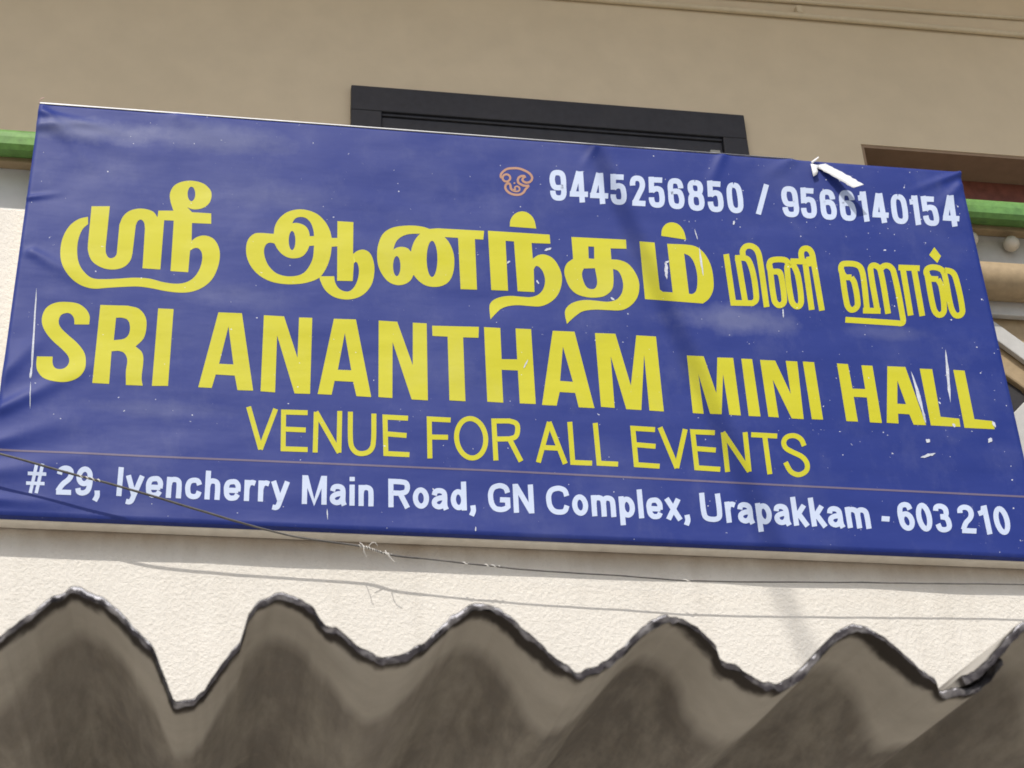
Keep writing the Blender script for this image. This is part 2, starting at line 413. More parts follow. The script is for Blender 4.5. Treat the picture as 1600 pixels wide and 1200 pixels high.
for i in range(len(edge)): bm.faces.new((edge[i], back[i], back[(i + 1) % len(edge)], edge[(i + 1) % len(edge)]))
face = part('vinyl_face', bm, BLUE, ban, smooth=True)
face.data.set_sharp_from_angle(angle=R(50))
bm = bmesh.new()
t = .04
for x0, x1, z0, z1 in ((SX0 - .001, SX1 + .001, SZ0 - .0015, SZ0 + t), (SX0 - .001, SX1 + .001, SZ1 - t, SZ1 + .0005), (SX0 - .0015, SX0 + t, SZ0 + t, SZ1 - t), (SX1 - t, SX1 + .0005, SZ0 + t, SZ1 - t)):
    box(bm, x0, x1, .021, YW - .003, z0, z1)
box(bm, SX0 + t, SX1 - t, .03, .036, SZ0 + t, SZ1 - t)
part('frame', bm, FRAMEW, ban, bevel=.003)
# sun glint on the top fold, built as a white strip, widest at the left
bm = bmesh.new(); xs = np.linspace(SX0 - .001, .75, 70); rows = []
for x in xs:
    h = max(.0006, .0042 * (1 - (x - SX0) / 2.1) + .0012 * noise.noise((x * 9, 1, 1)))
    rows.append([bm.verts.new(p) for p in ((x, -.001, SZ1 - h * .35), (x, -.002, SZ1 + h * .45), (x, .004, SZ1 + h * .65), (x, .021, SZ1 + h * .5))])
for a, b in zip(rows, rows[1:]):
    for k in range(3): bm.faces.new((a[k], a[k + 1], b[k + 1], b[k]))
part('top_glint', bm, VBACK, ban, smooth=True)

# ---- lettering: every outline is laid on the banner's own plane as a thin print
LY = 0.0
class Print:
    def __init__(s): s.bm = bmesh.new(); s.k = 0
    def lay(s):
        s.k += 1; return LY - .00003 * (s.k % 9)
    def poly(s, loops):
        y = s.lay(); L = [[at(a, b, y) for a, b in lp] for lp in loops]
        flat = [v for lp in L for v in lp]
        vs = [s.bm.verts.new(v) for v in flat]
        for t_ in tessellate_polygon([[Vector((v.x, v.z, 0)) for v in lp] for lp in L]):
            try: s.bm.faces.new([vs[i] for i in t_])
            except ValueError: pass
    def ribbon(s, pts, w, closed=False):
        P = [Vector(p) for p in pts]; N = len(P); y = s.lay(); l, r = [], []
        for i in range(N):
            a = P[(i - 1) % N] if closed or i else None; b = P[(i + 1) % N] if closed or i < N - 1 else None
            d1 = (P[i] - a).normalized() if a is not None else None; d2 = (b - P[i]).normalized() if b is not None else None
            if d1 is None: d1 = d2
            if d2 is None: d2 = d1
            n1 = Vector((-d1.y, d1.x)); n2 = Vector((-d2.y, d2.x)); m = n1 + n2
            m = m / max(m.length_squared, 1.0) * 2 if m.length > 1e-6 else n1
            l.append(P[i] + m * w / 2); r.append(P[i] - m * w / 2)
        A = [s.bm.verts.new(at(p.x, p.y, y)) for p in l]; B = [s.bm.verts.new(at(p.x, p.y, y)) for p in r]
        for i in range(N if closed else N - 1):
            j = (i + 1) % N
            s.bm.faces.new((A[i], B[i], B[j], A[j]))
    def done(s, name, mat, label=None):
        for ax, lo, hi in ((0, SX0, SX1), (2, SZ0, SZ1)):       # cut finely enough to follow the sheet's ripples
            for c_ in np.arange(lo, hi, .025):
                n_ = Vector((0, 0, 0)); n_[ax] = 1; p_ = Vector((0, 0, 0)); p_[ax] = c_
                bmesh.ops.bisect_plane(s.bm, geom=s.bm.verts[:] + s.bm.edges[:] + s.bm.faces[:], plane_co=p_, plane_no=n_, dist=1e-6)
        for v_ in s.bm.verts: v_.co.y += wav(v_.co.x, v_.co.z) - .00045
        me = bpy.data.meshes.new(name)
        for f_ in s.bm.faces:
            f_.normal_update()
            if f_.normal.y > 0: f_.normal_flip()
        pos = ban.location
        for v_ in s.bm.verts: v_.co -= pos
        s.bm.to_mesh(me); s.bm.free(); me.materials.append(mat)
        for p_ in me.polygons: p_.use_smooth = True
        o = bpy.data.objects.new(name, me); COL.objects.link(o); o.parent = ban
        if label: o['label'] = label
        return o
def parse(txt, Tf, n=5):
    """'x,y x,yc ...' -> smooth outline through the points; a trailing c makes a corner"""
    pts, cor = [], []
    for w in txt.split():
        c = w.endswith('c'); a, b = w.rstrip('c').split(','); pts.append(Vector(Tf(float(a), float(b)))); cor.append(c)
    return pts, cor
def outline(txt, Tf, closed=True, n=5):
    P, C = parse(txt, Tf); N = len(P); out = []
    for i in range(N if closed else N - 1):
        b, c = P[i], P[(i + 1) % N]
        a = P[i - 1] if (closed or i) else b; d = P[(i + 2) % N] if (closed or i + 2 < N) else c
        cb, cc = C[i], C[(i + 1) % N]
        if cb and cc: out.append(b); continue
        L = (c - b).length
        t1 = (c - b) if cb else (c - a).normalized() * L
        t2 = (c - b) if cc else (d - b).normalized() * L
        for k in range(n):
            t_ = k / n; h = t_ * t_ * (3 - 2 * t_)
            out.append(b * (2 * t_ ** 3 - 3 * t_ * t_ + 1) + t1 * (t_ ** 3 - 2 * t_ * t_ + t_) + c * h + t2 * (t_ ** 3 - t_ * t_))
    if not closed: out.append(P[-1])
    return [tuple(p) for p in out]
def zoom(x0, y0, s): return lambda a, b: (x0 + a / s, y0 + b / s)
def ell(cx, cy, rx, ry, Tf, n=26, tilt=0): return [Tf(cx + rx * math.cos(t_) + tilt * ry * math.sin(t_), cy + ry * math.sin(t_)) for t_ in [2 * math.pi * k / n for k in range(n)]]
def cpoly(txt, Tf): return [Tf(*map(float, w.split(','))) for w in txt.split()]

# Tamil title
Z = zoom(0, 120, 10 / 3)
P = Print()
P.poly([outline("458,730c 410,742 360,780 325,845 314,920 325,985 355,1035 395,1072 440,1095 490,1105 560,1100 640,1095 720,1093 790,1102 860,1116 930,1124 990,1121 1050,1100 1100,1060 1130,1005 1145,940 1140,890 1118,850 1090,832 1055,827 1020,838 998,855c 1000,762c 1100,766c 1100,712c 1000,706c 975,680c 1000,690 1035,690 1068,678 1092,655 1102,620 1095,590 1060,557 1000,542 945,548 905,570 885,610 888,650 903,698c 825,698c 820,733c 800,705 760,690 715,688 670,702 640,730 622,770c 610,900c 605,930 585,945 565,942 552,920 550,890c 572,675c 477,675c 458,870c 458,905 475,955 510,985 560,1003 615,1002 655,985 680,955 690,920c 707,775c 718,752 735,745 750,760 755,790c 742,998c 835,1004c 855,748c 905,750c 888,1012c 980,1018c 990,905c 1015,892 1035,895 1050,915 1053,950 1040,1000 1010,1045 970,1070 920,1078 850,1070 780,1052 700,1047 620,1052 540,1055 480,1050 440,1020 412,975 402,915 408,850 430,795 459,768c", Z),
        ell(997, 611, 20, 38, Z)])
Z = zoom(360, 280, 3.8095)
P.poly([outline("258,325c 265,280 290,235 335,198 400,180 460,185 520,210 565,255 592,305 603,350c 637,350c 637,400c 603,402c 595,460 570,530 530,585 470,612 400,624 320,624 245,610 180,578 130,530 100,470 93,410 105,360 130,332 160,320", Z),
        outline("262,382c 230,378 208,395 200,430 210,480 235,525 275,560 325,576 380,577 430,562 465,525 490,470 498,395c 470,397c 455,430 430,458 395,470 350,468 310,448 280,415", Z),
        outline("368,262c 385,235 415,225 450,232 478,260 493,300 498,338c 473,340c 465,305 445,278 415,264 390,260", Z), ell(367, 365, 20, 57, Z)])
P.poly([outline("637,250c 732,256c 730,445c 760,425 795,420 830,440 852,490 857,550 845,615 815,665 770,700 710,716 650,712 600,692 560,655 535,605 528,578c 618,578c 622,610 640,645 670,665 705,668 735,645 757,600 765,550 760,510 748,493 735,500c 728,607c 635,605c", Z)])
P.poly([outline("873,450 880,390 905,330 950,295 1010,280 1090,277 1150,285 1185,297c 1230,293c 1510,308c 1505,360c 1455,357c 1468,658c 1370,655c 1355,350c 1275,345c 1300,375 1325,430 1333,490 1325,560 1300,610 1260,635 1210,642 1160,632 1120,605 1090,570c 1070,605 1030,628 985,630 940,610 905,570 880,515", Z),
        outline("970,420c 985,375 1015,345 1060,328 1128,325c 1100,360 1082,400 1075,432c 1055,412 1020,403 990,408", Z), ell(990, 518, 22, 60, Z), ell(1200, 475, 32, 108, Z)])
Z = zoom(740, 320, 3.8095)
P.poly([outline("215,130c 220,90 245,55 285,40 325,50 358,85 373,142c", Z)])
P.poly([outline("85,155c 452,178c 457,232c 345,228c 352,322c 385,300 425,297 470,318 505,365 525,425 520,490 495,545 450,585 395,605 330,603 260,598 200,605 160,622 130,650 100,682c 95,600 115,570 160,550 220,543 290,548 340,550 385,535 415,500 425,450 415,405 395,375 372,365 358,385c 362,520c 262,515c 240,218c 190,215c 205,512c 105,508c", Z)])
P.poly([outline("582,192c 907,208c 910,262c 815,260c 820,325c 870,330 920,352 960,400 983,455 985,510 970,560 930,605 880,628 800,628 720,625 650,635 610,660 575,690 555,710c 543,640 560,605 600,580 660,568 730,572 800,578 850,565 880,530 890,480 880,430 860,395 830,382c 832,470 820,510 780,543 730,553 670,550 610,530 570,490 545,430 540,390 555,350 592,322c", Z),
        cpoly("682,248 717,250 718,322 685,320", Z), outline("655,380c 722,378c 735,460 725,495 700,503 672,490 652,450 645,410", Z)])
P.poly([outline("1117,185c 1122,145 1145,115 1180,105 1220,118 1250,155 1265,208c", Z)])
P.poly([outline("987,218c 1077,225c 1108,505c 1125,518c 1185,522c 1152,232c 1290,240 1340,258 1385,305 1415,370 1428,450 1425,510 1400,560 1365,588c 1020,562c", Z),
        outline("1253,290c 1285,305 1310,340 1328,400 1332,460 1325,510 1305,530 1282,530c", Z)])
P.done('tamil_title', YELLOW)
# Tamil 'mini hall'
Z = zoom(1100, 360, 3.6364); w = 9.0
P = Print()
def st(txt, ww=None):
    pts_ = [Vector(p) for p in outline(txt, Z, False)]; ww = ww or w; run = [pts_[0]]
    for i in range(1, len(pts_) - 1):
        d1 = (pts_[i] - pts_[i - 1]).normalized(); d2 = (pts_[i + 1] - pts_[i]).normalized(); run.append(pts_[i])
        if d1.dot(d2) < -.25:
            run[-1] = pts_[i] + d1 * ww * .12; P.ribbon(run, ww); run = [pts_[i] - d2 * ww * .12]
    run.append(pts_[-1]); P.ribbon(run, ww)
st("126,135c 166,412c 275,414c 293,400 297,372 283,265 262,190 240,160 176,157c"); st("192,157c 235,412c"); st("221,143c 220,115 238,92 270,90 300,112 316,160 356,436c")
st("437,250c 424,235 390,236c"); st("392,236c 372,215 376,178 400,167 455,168 475,182 486,215c"); st("373,200c 399,395 420,424 445,420 456,395 437,255 424,238")
st("485,178c 472,215 496,395 516,428 540,430 552,400 534,262 512,205 488,178"); st("490,176c 585,178c"); st("572,165c 612,452c"); st("556,170c 552,128 565,106 592,106 612,130 622,180 670,456c"); st("592,150c 602,205c", 7)
st("838,268c 800,268c"); st("797,262c 779,228 784,196 812,190 860,194 888,212 904,262 925,440c"); st("781,225c 812,420 832,450 858,446 873,418 854,300 836,268")
st("903,456c 1003,458c"); st("930,455c 922,415c", 8); st("985,456c 945,225 955,202 980,204 1002,230 1046,474c"); st("1002,222c 1022,203 1052,205 1076,235 1130,500 1126,526 1095,527c 803,508c")
st("1104,212c 1225,216c"); st("1128,213c 1174,484c"); st("1192,215c 1240,487c")
P.poly([cpoly("1308,96 1346,146 1325,186 1279,140", Z)])
st("1330,278c 1285,276c"); st("1280,272c 1262,240 1275,215 1320,212 1355,230 1372,278 1400,425 1425,480 1455,482 1468,455 1435,290 1412,240 1366,226c"); st("1265,238c 1303,440 1325,477 1350,478 1364,450 1348,320 1328,278")
P.done('tamil_subtitle', YELLOW)
# emblem
Z = zoom(760, 250, 16); w = 3.5; P = Print()
st("405,440c 365,430 362,365 420,290 520,225 660,207 800,212 950,262 1080,340 1140,430 1130,500 1080,552 1000,568 930,540 900,490 930,440 985,412c")
P.ribbon(ell(500, 450, 95, 90, Z), 3.2, True)
st("965,405c 880,402 810,440 785,510 800,570 860,612 950,645 1070,645c"); st("1060,640c 1020,690 970,745 930,810 850,862 740,872 630,850 540,800 480,720 475,655 510,600 570,590 600,640 610,705 640,745 710,765c")
st("640,740c 715,745 712,690 760,660 810,680 830,730 800,780 720,785 640,760c", 2.6); P.poly([ell(700, 580, 24, 22, Z, 12)])
P.done('emblem', ORANGE)
# English title
P = Print()
Z = zoom(0, 440, 2.857)
P.poly([outline("398,192c 332,192c 330,165 315,145 295,142 272,152 262,180 270,205 300,235 345,275 375,315 383,350 378,395 350,430 300,450 245,450 195,432 168,400 162,370 165,335c 235,335c 235,365 245,385 268,392 292,385 308,362 305,335 280,305 235,265 205,230 188,190 190,150 210,115 250,95 300,92 350,100 385,125 400,155", Z)])
P.poly([outline("448,105c 570,108c 620,122 650,160 653,210 640,255 605,290c 633,315 640,350 632,430 637,465c 562,462c 562,400 568,350 555,320 530,310 498,312c 487,457c 412,453c", Z), outline("518,162c 545,162 570,172 580,200 575,235 555,255 508,262c", Z)])
for g_ in ("706,120 775,123 750,466 678,466", "975,137 1080,141 1130,487 1060,485 1048,420 963,415 945,475 885,472|1020,200 1042,370 978,367", "1178,150 1268,155 1328,340 1335,160 1394,162 1384,502 1315,500 1237,240 1228,495 1163,490"):
    P.poly([cpoly(q, Z) for q in g_.split('|')])
Z = zoom(480, 480, 2.7586)
for g_ in ("115,50 210,53 276,388 212,384 198,322 118,318 105,378 45,375|162,112 190,272 132,270", "308,58 388,63 455,250 455,67 515,70 520,402 450,398 368,150 367,392 307,388",
           "538,80 740,85 738,132 672,130 682,406 613,402 605,127 540,124", "762,86 832,90 838,224 905,225 898,92 965,95 985,418 916,415 908,273 838,270 845,412 776,408",
           "1058,102 1152,106 1238,436 1170,432 1155,370 1088,366 1075,425 1012,422|1102,170 1145,322 1090,318", "1240,112 1328,115 1395,338 1418,122 1503,127 1537,450 1475,446 1452,205 1440,444 1375,440 1308,212 1325,435 1266,430"):
    P.poly([cpoly(q, Z) for q in g_.split('|')])
Z = zoom(1000, 520, 2.6667)
for g_ in ("195,95 265,98 318,252 322,103 388,105 420,345 372,342 346,172 340,340 292,338 243,172 265,338 220,335", "422,108 467,110 502,349 453,347", "500,113 563,116 628,255 607,117 655,120 682,360 632,357 553,195 578,353 535,350",
           "678,120 725,123 763,362 716,360", "820,128 866,131 885,233 938,235 922,136 968,138 1008,376 958,373 945,270 890,267 908,370 860,368",
           "1030,140 1105,143 1192,385 1140,383 1122,340 1075,337 1077,378 1028,375|1072,200 1108,298 1072,296", "1165,150 1217,152 1252,350 1330,358 1335,392 1212,386", "1305,155 1352,158 1393,360 1470,368 1478,402 1352,396"):
    P.poly([cpoly(q, Z) for q in g_.split('|')])
P.done('english_title', YELLOW)
# VENUE FOR ALL EVENTS
P = Print(); w = 7.8
Z = zoom(340, 620, 4.444)
for q in ("215,70c 298,362c 403,85c", "625,112c 458,107c 455,362c 625,368c", "458,225c 612,232c", "677,388c 685,110c 842,385c 848,100c", "922,105c 922,290 932,350 965,388 1010,395 1055,378 1080,330 1085,118c", "1322,150c 1162,142c 1168,395c 1332,403c", "1165,258c 1312,270c"): st(q)
Z = zoom(660, 640, 4.7059)
for q in ("207,78c 50,70c 55,360c", "55,203c 188,205c", "540,375c 525,85c 640,85c 690,105 700,150 685,200 640,217c 540,218c", "640,218c 725,382c", "852,390c 932,97c 1050,400c", "885,280c 1003,286c", "1083,92c 1105,390c 1247,396c", "1270,100c 1298,396c 1438,403c"): st(q)
P.ribbon(ell(358, 212, 107, 145, Z, 40, .06), w, True)
Z = zoom(960, 650, 4.7059)
for q in ("298,102c 135,92c 160,360c 332,371c", "148,212c 302,225c", "335,85c 458,380c 520,98c", "738,124c 575,117c 605,382c 778,393c", "590,240c 745,252c", "832,412c 800,125c 990,405c 960,120c", "1005,138c 1197,148c", "1104,143c 1143,428c",
          "1395,220c 1375,175 1340,150 1300,145 1262,160 1245,195 1260,235 1310,265 1380,300 1415,345 1415,395 1380,425 1340,430 1295,405 1258,340c"): st(q)
P.done('tagline', YELLOW)
# telephone numbers
DIG = {'9': ["82,100c 82,135 72,158 50,164 28,158 18,135 18,122c", "82,110c 82,45 72,22 50,16 28,22 18,45 18,72 28,98 50,104 82,98c"],
       '6': ["18,80c 18,45 28,22 50,16 72,22 82,45 82,58c", "18,70c 18,135 28,158 50,164 72,158 82,135 82,108 72,82 50,76 18,82c"],
       '8': ["50,16 72,22 80,46 72,74 50,82 28,74 20,46 28,22 50,16", "50,82 74,92 82,125 74,156 50,164 26,156 18,125 26,92 50,82"],
       '0': ["50,16 70,22 82,48 82,132 70,158 50,164 30,158 18,132 18,48 30,22 50,16"],
       '5': ["92,17c 22,17c", "21,0c 20,92c", "22,84c 38,72 56,68 76,76 82,98 82,135 72,158 50,164 28,158 18,135 18,120c"],
       '2': ["18,60c 18,44 28,22 50,16 72,22 82,44 78,70 58,105 26,160c", "10,163c 92,163c"],
       '4': ["56,0c 16,130c", "0,132c 100,132c", "66,0c 66,180c"], '1': ["60,0c 60,180c", "18,40c 44,34 56,0c"]}
P = Print()
def digit(ch, quad, Tf, sw=7.6):
    q = [Vector(Tf(*p)) for p in quad]
    def B(a, b):
        u, v = a / 100, b / 180
        return tuple((q[0] * (1 - u) + q[1] * u) * (1 - v) + (q[3] * (1 - u) + q[2] * u) * v)
    if ch == '1':
        B0 = B; B = lambda a, b: B0(a, b)
    for s_ in DIG[ch]: P.ribbon(outline(s_, B, False), sw)
Z = zoom(740, 230, 3.636)
for ch, q in zip("9445256850", [((428, 128), (524, 130), (532, 307), (435, 303)), ((550, 138), (635, 138), (655, 316), (545, 312)), ((662, 146), (750, 148), (770, 325), (662, 320)), ((775, 152), (857, 155), (876, 330), (777, 326)), ((885, 160), (970, 163), (985, 338), (893, 333)),
                              ((990, 168), (1077, 172), (1091, 347), (996, 343)), ((1098, 175), (1187, 178), (1203, 355), (1110, 350)), ((1208, 184), (1302, 188), (1318, 365), (1222, 360)), ((1322, 192), (1407, 195), (1426, 372), (1333, 368)), ((1432, 198), (1517, 202), (1540, 378), (1448, 374))]): digit(ch, q, Z, 8.4)
Z = zoom(1140, 220, 3.478)
st("200,238c 156,400c", 8.2)
for ch, q in zip("9566140154", [((275, 245), (364, 248), (386, 418), (290, 415)), ((382, 253), (460, 258), (480, 425), (390, 420)), ((485, 262), (567, 266), (589, 432), (500, 428)), ((590, 266), (672, 270), (696, 438), (605, 434)), ((680, 275), (754, 277), (778, 441), (700, 437)),
                              ((768, 284), (838, 287), (874, 448), (780, 443)), ((870, 287), (954, 292), (979, 455), (888, 450)), ((960, 297), (1034, 300), (1058, 459), (980, 455)), ((1035, 300), (1112, 304), (1149, 466), (1058, 460)), ((1157, 300), (1222, 303), (1258, 468), (1160, 462))]): digit(ch, q, Z, 8.4)
P.done('telephone_numbers', WHITE)
# address line: heavy grotesque letters drawn by their centre lines (cap height 100)
ARCH = "10,44c 14,60 24,65 35,60 38,46 38,0c"
GL = {'n': (48, ["10,0c 10,73c", ARCH]), 'h': (48, ["10,0c 10,100c", ARCH]), 'm': (76, ["10,0c 10,73c", ARCH, "38,44c 42,60 52,65 63,60 66,46 66,0c"]),
      'a': (48, ["8,48c 12,61 24,65 35,60 38,47 38,14 42,0c", "38,42c 20,38 9,29 9,16 18,9 29,12 38,26c"]), 'o': (50, [(25, 36.5, 16, 28)]), 'd': (50, [(24, 36.5, 15, 27.5), "40,0c 40,100c"]),
      'p': (50, [(26, 36.5, 15, 27.5), "10,-27c 10,73c"]), 'e': (50, ["12,35c 42,35c", "41,32c 41,52 34,64 25,65 14,61 9,48 9,34 11,18 18,9 27,8 35,11 41,22c"]), 'c': (48, ["41,49c 36,62 26,65 14,60 9,46 9,30 13,14 24,8 36,12 41,27c"]),
      'r': (33, ["10,0c 10,73c", "10,42c 14,58 23,65 33,62c"]), 'y': (50, ["6,73c 25,6c", "45,73c 26,6 20,-14 14,-19 5,-17c"]), 'i': (20, ["10,0c 10,73c", "10,85c 10,100c"]), 'I': (20, ["10,0c 10,100c"]), 'l': (20, ["10,0c 10,100c"]),
      'k': (48, ["10,0c 10,100c", "41,73c 13,30c", "22,40c 43,0c"]), 'x': (48, ["7,73c 42,0c", "42,73c 7,0c"]), 'M': (76, ["10,0c 10,100c", "66,0c 66,100c", "12,97c 38,6c 64,97c"]),
      'R': (66, ["10,0c 10,90c 38,90c 54,86 58,71 53,56 38,50c 12,50c", "36,51c 58,0c"]), 'G': (72, ["63,68c 58,84 46,91 34,91 18,83 10,66 9,48 12,28 22,13 38,9 54,13 62,20c 62,43c 38,43c"]), 'N': (68, ["10,0c 10,100c", "58,0c 58,100c", "11,96c 57,4c"]),
      'C': (70, ["63,66c 58,84 46,91 34,91 18,83 10,66 9,48 12,28 22,13 38,9 54,14 62,33c"]), 'U': (68, ["10,100c 10,35 15,15 34,9 53,15 58,35 58,100c"]), '#': (62, ["18,0c 28,100c", "36,0c 46,100c", "4,66c 60,66c", "2,34c 58,34c"]),
      '2': (52, ["10,70c 13,84 26,91 40,86 44,70 38,54 22,36 10,12c", "6,9c 49,9c"]), '9': (50, [(25, 66, 16, 25), "41,66c 42,40 37,17 25,9 13,12 9,25c"]), '6': (50, [(25, 34, 16, 25), "9,34c 8,60 13,83 25,91 37,88 41,75c"]), '0': (50, [(25, 50, 16, 41)]),
      '3': (50, ["9,74c 13,87 26,91 38,85 41,72 36,58 20,54c", "22,54c 38,50 43,34 40,17 26,9 13,12 8,28c"]), '1': (44, ["30,0c 30,100c", "8,70c 22,78 28,97c"]), ',': (20, ["9,19c 10,0 4,-17c"]), '-': (36, ["3,36c 33,36c"])}
P = Print()
for s_, xl, xr, yl, yr in (('#', 38, 70, 770.5, 771.5), ('29,', 84, 157, 773, 775.5), ('Iyencherry', 180, 451, 775, 785.5), ('Main', 470, 585, 787.5, 791.5), ('Road,', 605.5, 745, 792.5, 798.5),
                           ('GN', 763, 836, 799.5, 802.5), ('Complex,', 854, 1080, 803.5, 813.5), ('Urapakkam', 1096, 1363, 815, 826.5), ('-', 1379, 1394, 826.5, 827.5), ('603', 1407, 1489, 829, 832.5), ('210', 1501, 1583, 833, 836.5)):
    tot = sum(GL[c][0] for c in s_) + 6 * (len(s_) - 1); H = 45.0; pen = 0
    for c in s_:
        def B(a, b, pen=pen):
            u = (pen + a) / tot; h = b / 100 * H
            X = xl + (xr - xl) * u; Y = yl + (yr - yl) * u
            return X - (X - 583) / (Y + 3788) * h, Y - h
        for g_ in GL[c][1]:
            ww = 8.1 if c != '#' else 5.2
            if isinstance(g_, tuple): P.ribbon(ell(*g_, B, 28), ww, True)
            else: P.ribbon(outline(g_, B, False, 6), ww)
        pen += GL[c][0] + 6
P.done('address_line', WHITE)
P = Print(); P.ribbon([(-22, 702.6), (0, 703.5), (380, 719), (760, 735), (1160, 755), (1600, 776), (1612, 776.6)], 3.0); P.done('divider_line', RULE)
# scratches and torn flecks in the flex
def sliver(a, b, w_, n=8):
    a, b = Vector(a), Vector(b); d = b - a; nrm = Vector((-d.y, d.x)).normalized()
    L = [a + d * (k / n) + nrm * w_ / 2 * math.sin(math.pi * k / n) ** .7 * (1 + .4 * random.uniform(-1, 1)) for k in range(n + 1)]
    Rr = [a + d * (k / n) - nrm * w_ / 2 * math.sin(math.pi * k / n) ** .7 * (1 + .4 * random.uniform(-1, 1)) for k in range(n - 1, 0, -1)]
    global P
    P = Print(); P.k = 12; P.poly([[tuple(p) for p in L + Rr]])
    for v_ in P.bm.verts: v_.co.y -= .0006
    P.done('scuff_mark', SCUFF)
random.seed(4)
for a, b, w_ in (((57, 450), (49, 592), 3.6), ((50, 572), (47, 592), 3.6), ((48, 596), (47, 640), 1.4), ((1477, 546), (1485, 630), 4.6), ((1423, 580), (1447, 660), 4.6), ((1441, 640), (1447, 662), 3), ((1438, 715), (1462, 708), 5), ((1040, 408), (1042, 437), 5), ((1038, 412), (1046, 408), 3),
                 ((1092, 385), (1099, 432), 2.6), ((511, 795), (512, 813), 1.6), ((1223, 482), (1224, 497), 2), ((743, 823), (743, 831), 2), ((850, 392), (862, 388), 3.5), ((1550, 658), (1556, 668), 4), ((1085, 358), (1090, 375), 1.5), ((797, 408), (792, 412), 3), ((838, 438), (842, 444), 3),
                 ((818, 576), (825, 562), 2), ((954, 465), (960, 470), 3), ((1448, 692), (1452, 686), 6), ((1544, 686), (1550, 690), 7), ((1488, 662), (1492, 668), 4), ((1147, 345), (1146, 352), 3)):
    sliver(a, b, w_)
# strip of flex torn loose and folded over the top edge, and a curl at the left corner
bm = bmesh.new()
def strip(cl, cr):
    a = [bm.verts.new(p) for p in cl]; b = [bm.verts.new(p) for p in cr]
    for i in range(len(a) - 1): bm.faces.new((a[i], a[i + 1], b[i + 1], b[i]))
def rough(L, k): return [p + Vector((.0016 * noise.noise((i * .9, k, 1)), .0035 * noise.noise((i * .7, k, 2)), .0022 * noise.noise((i * 1.1, k, 3)))) for i, p in enumerate(smooth_path(L, 7))]
L1 = [at(1270, 259, .001), at(1281, 264, -.006), at(1308, 279, -.026), at(1333.5, 294, -.046)]
L2 = [at(1290, 255.5, .001), at(1297, 259.5, -.008), at(1324, 273.5, -.030), at(1350, 288.5, -.050)]
strip(rough(L1, 1), rough(L2, 2))
L1 = [at(1266.5, 255, .002), at(1268, 263, -.010), at(1269.5, 270, -.012), at(1271, 276, -.010)]
L2 = [at(1282, 258, .002), at(1277, 263, -.012), at(1278, 268, -.014), at(1276, 273, -.011)]
strip(smooth_path(L1, 5), smooth_path(L2, 5))
L1 = [at(1266, 254, .003), at(1271, 250, -.004), at(1279, 244.5, -.010)]
L2 = [at(1268, 257, .003), at(1273.5, 252, -.006), at(1279.5, 246, -.012)]
strip(smooth_path(L1, 5), smooth_path(L2, 5))
fl = part('torn_flap', bm, VBACK, ban, smooth=True)
sm = fl.modifiers.new('solid', 'SOLIDIFY'); sm.thickness = .0008; sm.offset = 0
bm = bmesh.new(); tube(bm, smooth_path([at(61, 162, 0), at(62, 157, -.004), at(65, 154, -.006), at(69, 152.5, -.004)], 5), .0012, 6)
part('corner_thread', bm, mat_plain('pink_thread', (.6, .42, .36), .7), ban, smooth=True)

# ------------------------------------------------------------------ loose wire across the banner's foot
wp = [(-3600, -300, -.05), (-1800, 210, -.05), (-800, 510, -.05), (-260, 655, -.05), (-120, 682, -.05), (0, 709, -.05), (100, 737, -.048), (215, 768, -.044), (330, 803, -.024), (450, 836, -.002), (560, 853, .006), (612, 867, .008), (700, 877, .008), (820, 890, .010), (960, 899, .010), (1100, 908, .010), (1330, 910, .008), (1480, 912, .008), (1620, 914, .006), (1900, 925, .0), (2600, 930, .03), (3200, 935, .06)]
pts = smooth_path([at(a, b, y) for a, b, y in wp], 10)
wt_ = thing('loose_wire', tuple(pts[40]), label='thin grey wire sagging across the bottom left of the banner with a frayed knot', cat='wire')
bm = bmesh.new(); random.seed(2)
pts = [p + Vector((0, 0, .0012 * noise.noise((p.x * 14, 3, 1)))) for p in pts]
tube(bm, pts, lambda t_: (.0027) if t_ < .40 else .0024 if t_ < .55 else .0018, 8)
part('strand', bm, WIREM, wt_, smooth=True)
for x0, x1 in ((118, 165), (560, 614), (712, 735), (752, 780), (1050, 1075)):
    lo = at(x0, 800, 0).x; hi = at(x1, 800, 0).x
    seg = [p for p in pts if lo <= p.x <= hi]
    if len(seg) < 2: continue
    bm = bmesh.new()
    tube(bm, [p + Vector((0, .0022 * math.cos(i * 1.3 + noise.noise((i * .3, 1, x0)) * 3), .0022 * math.sin(i * 1.3))) for i, p in enumerate(smooth_path(seg, 6))], .0017, 6)
    part('tape_wrap', bm, TAPE, wt_, smooth=True)
for a in ([(562, 848, .0), (567, 852, -.012), (569, 862, -.012), (573, 871, -.006)], [(602, 860, .0), (607, 868, -.008), (618, 880, -.004)], [(590, 853, .0), (586, 848, -.006), (580, 849, -.008), (575, 856, -.004)]):
    bm = bmesh.new(); tube(bm, smooth_path([at(*q) for q in a], 5), .0010, 6)
    part('frayed_end', bm, TAPE, wt_, smooth=True)

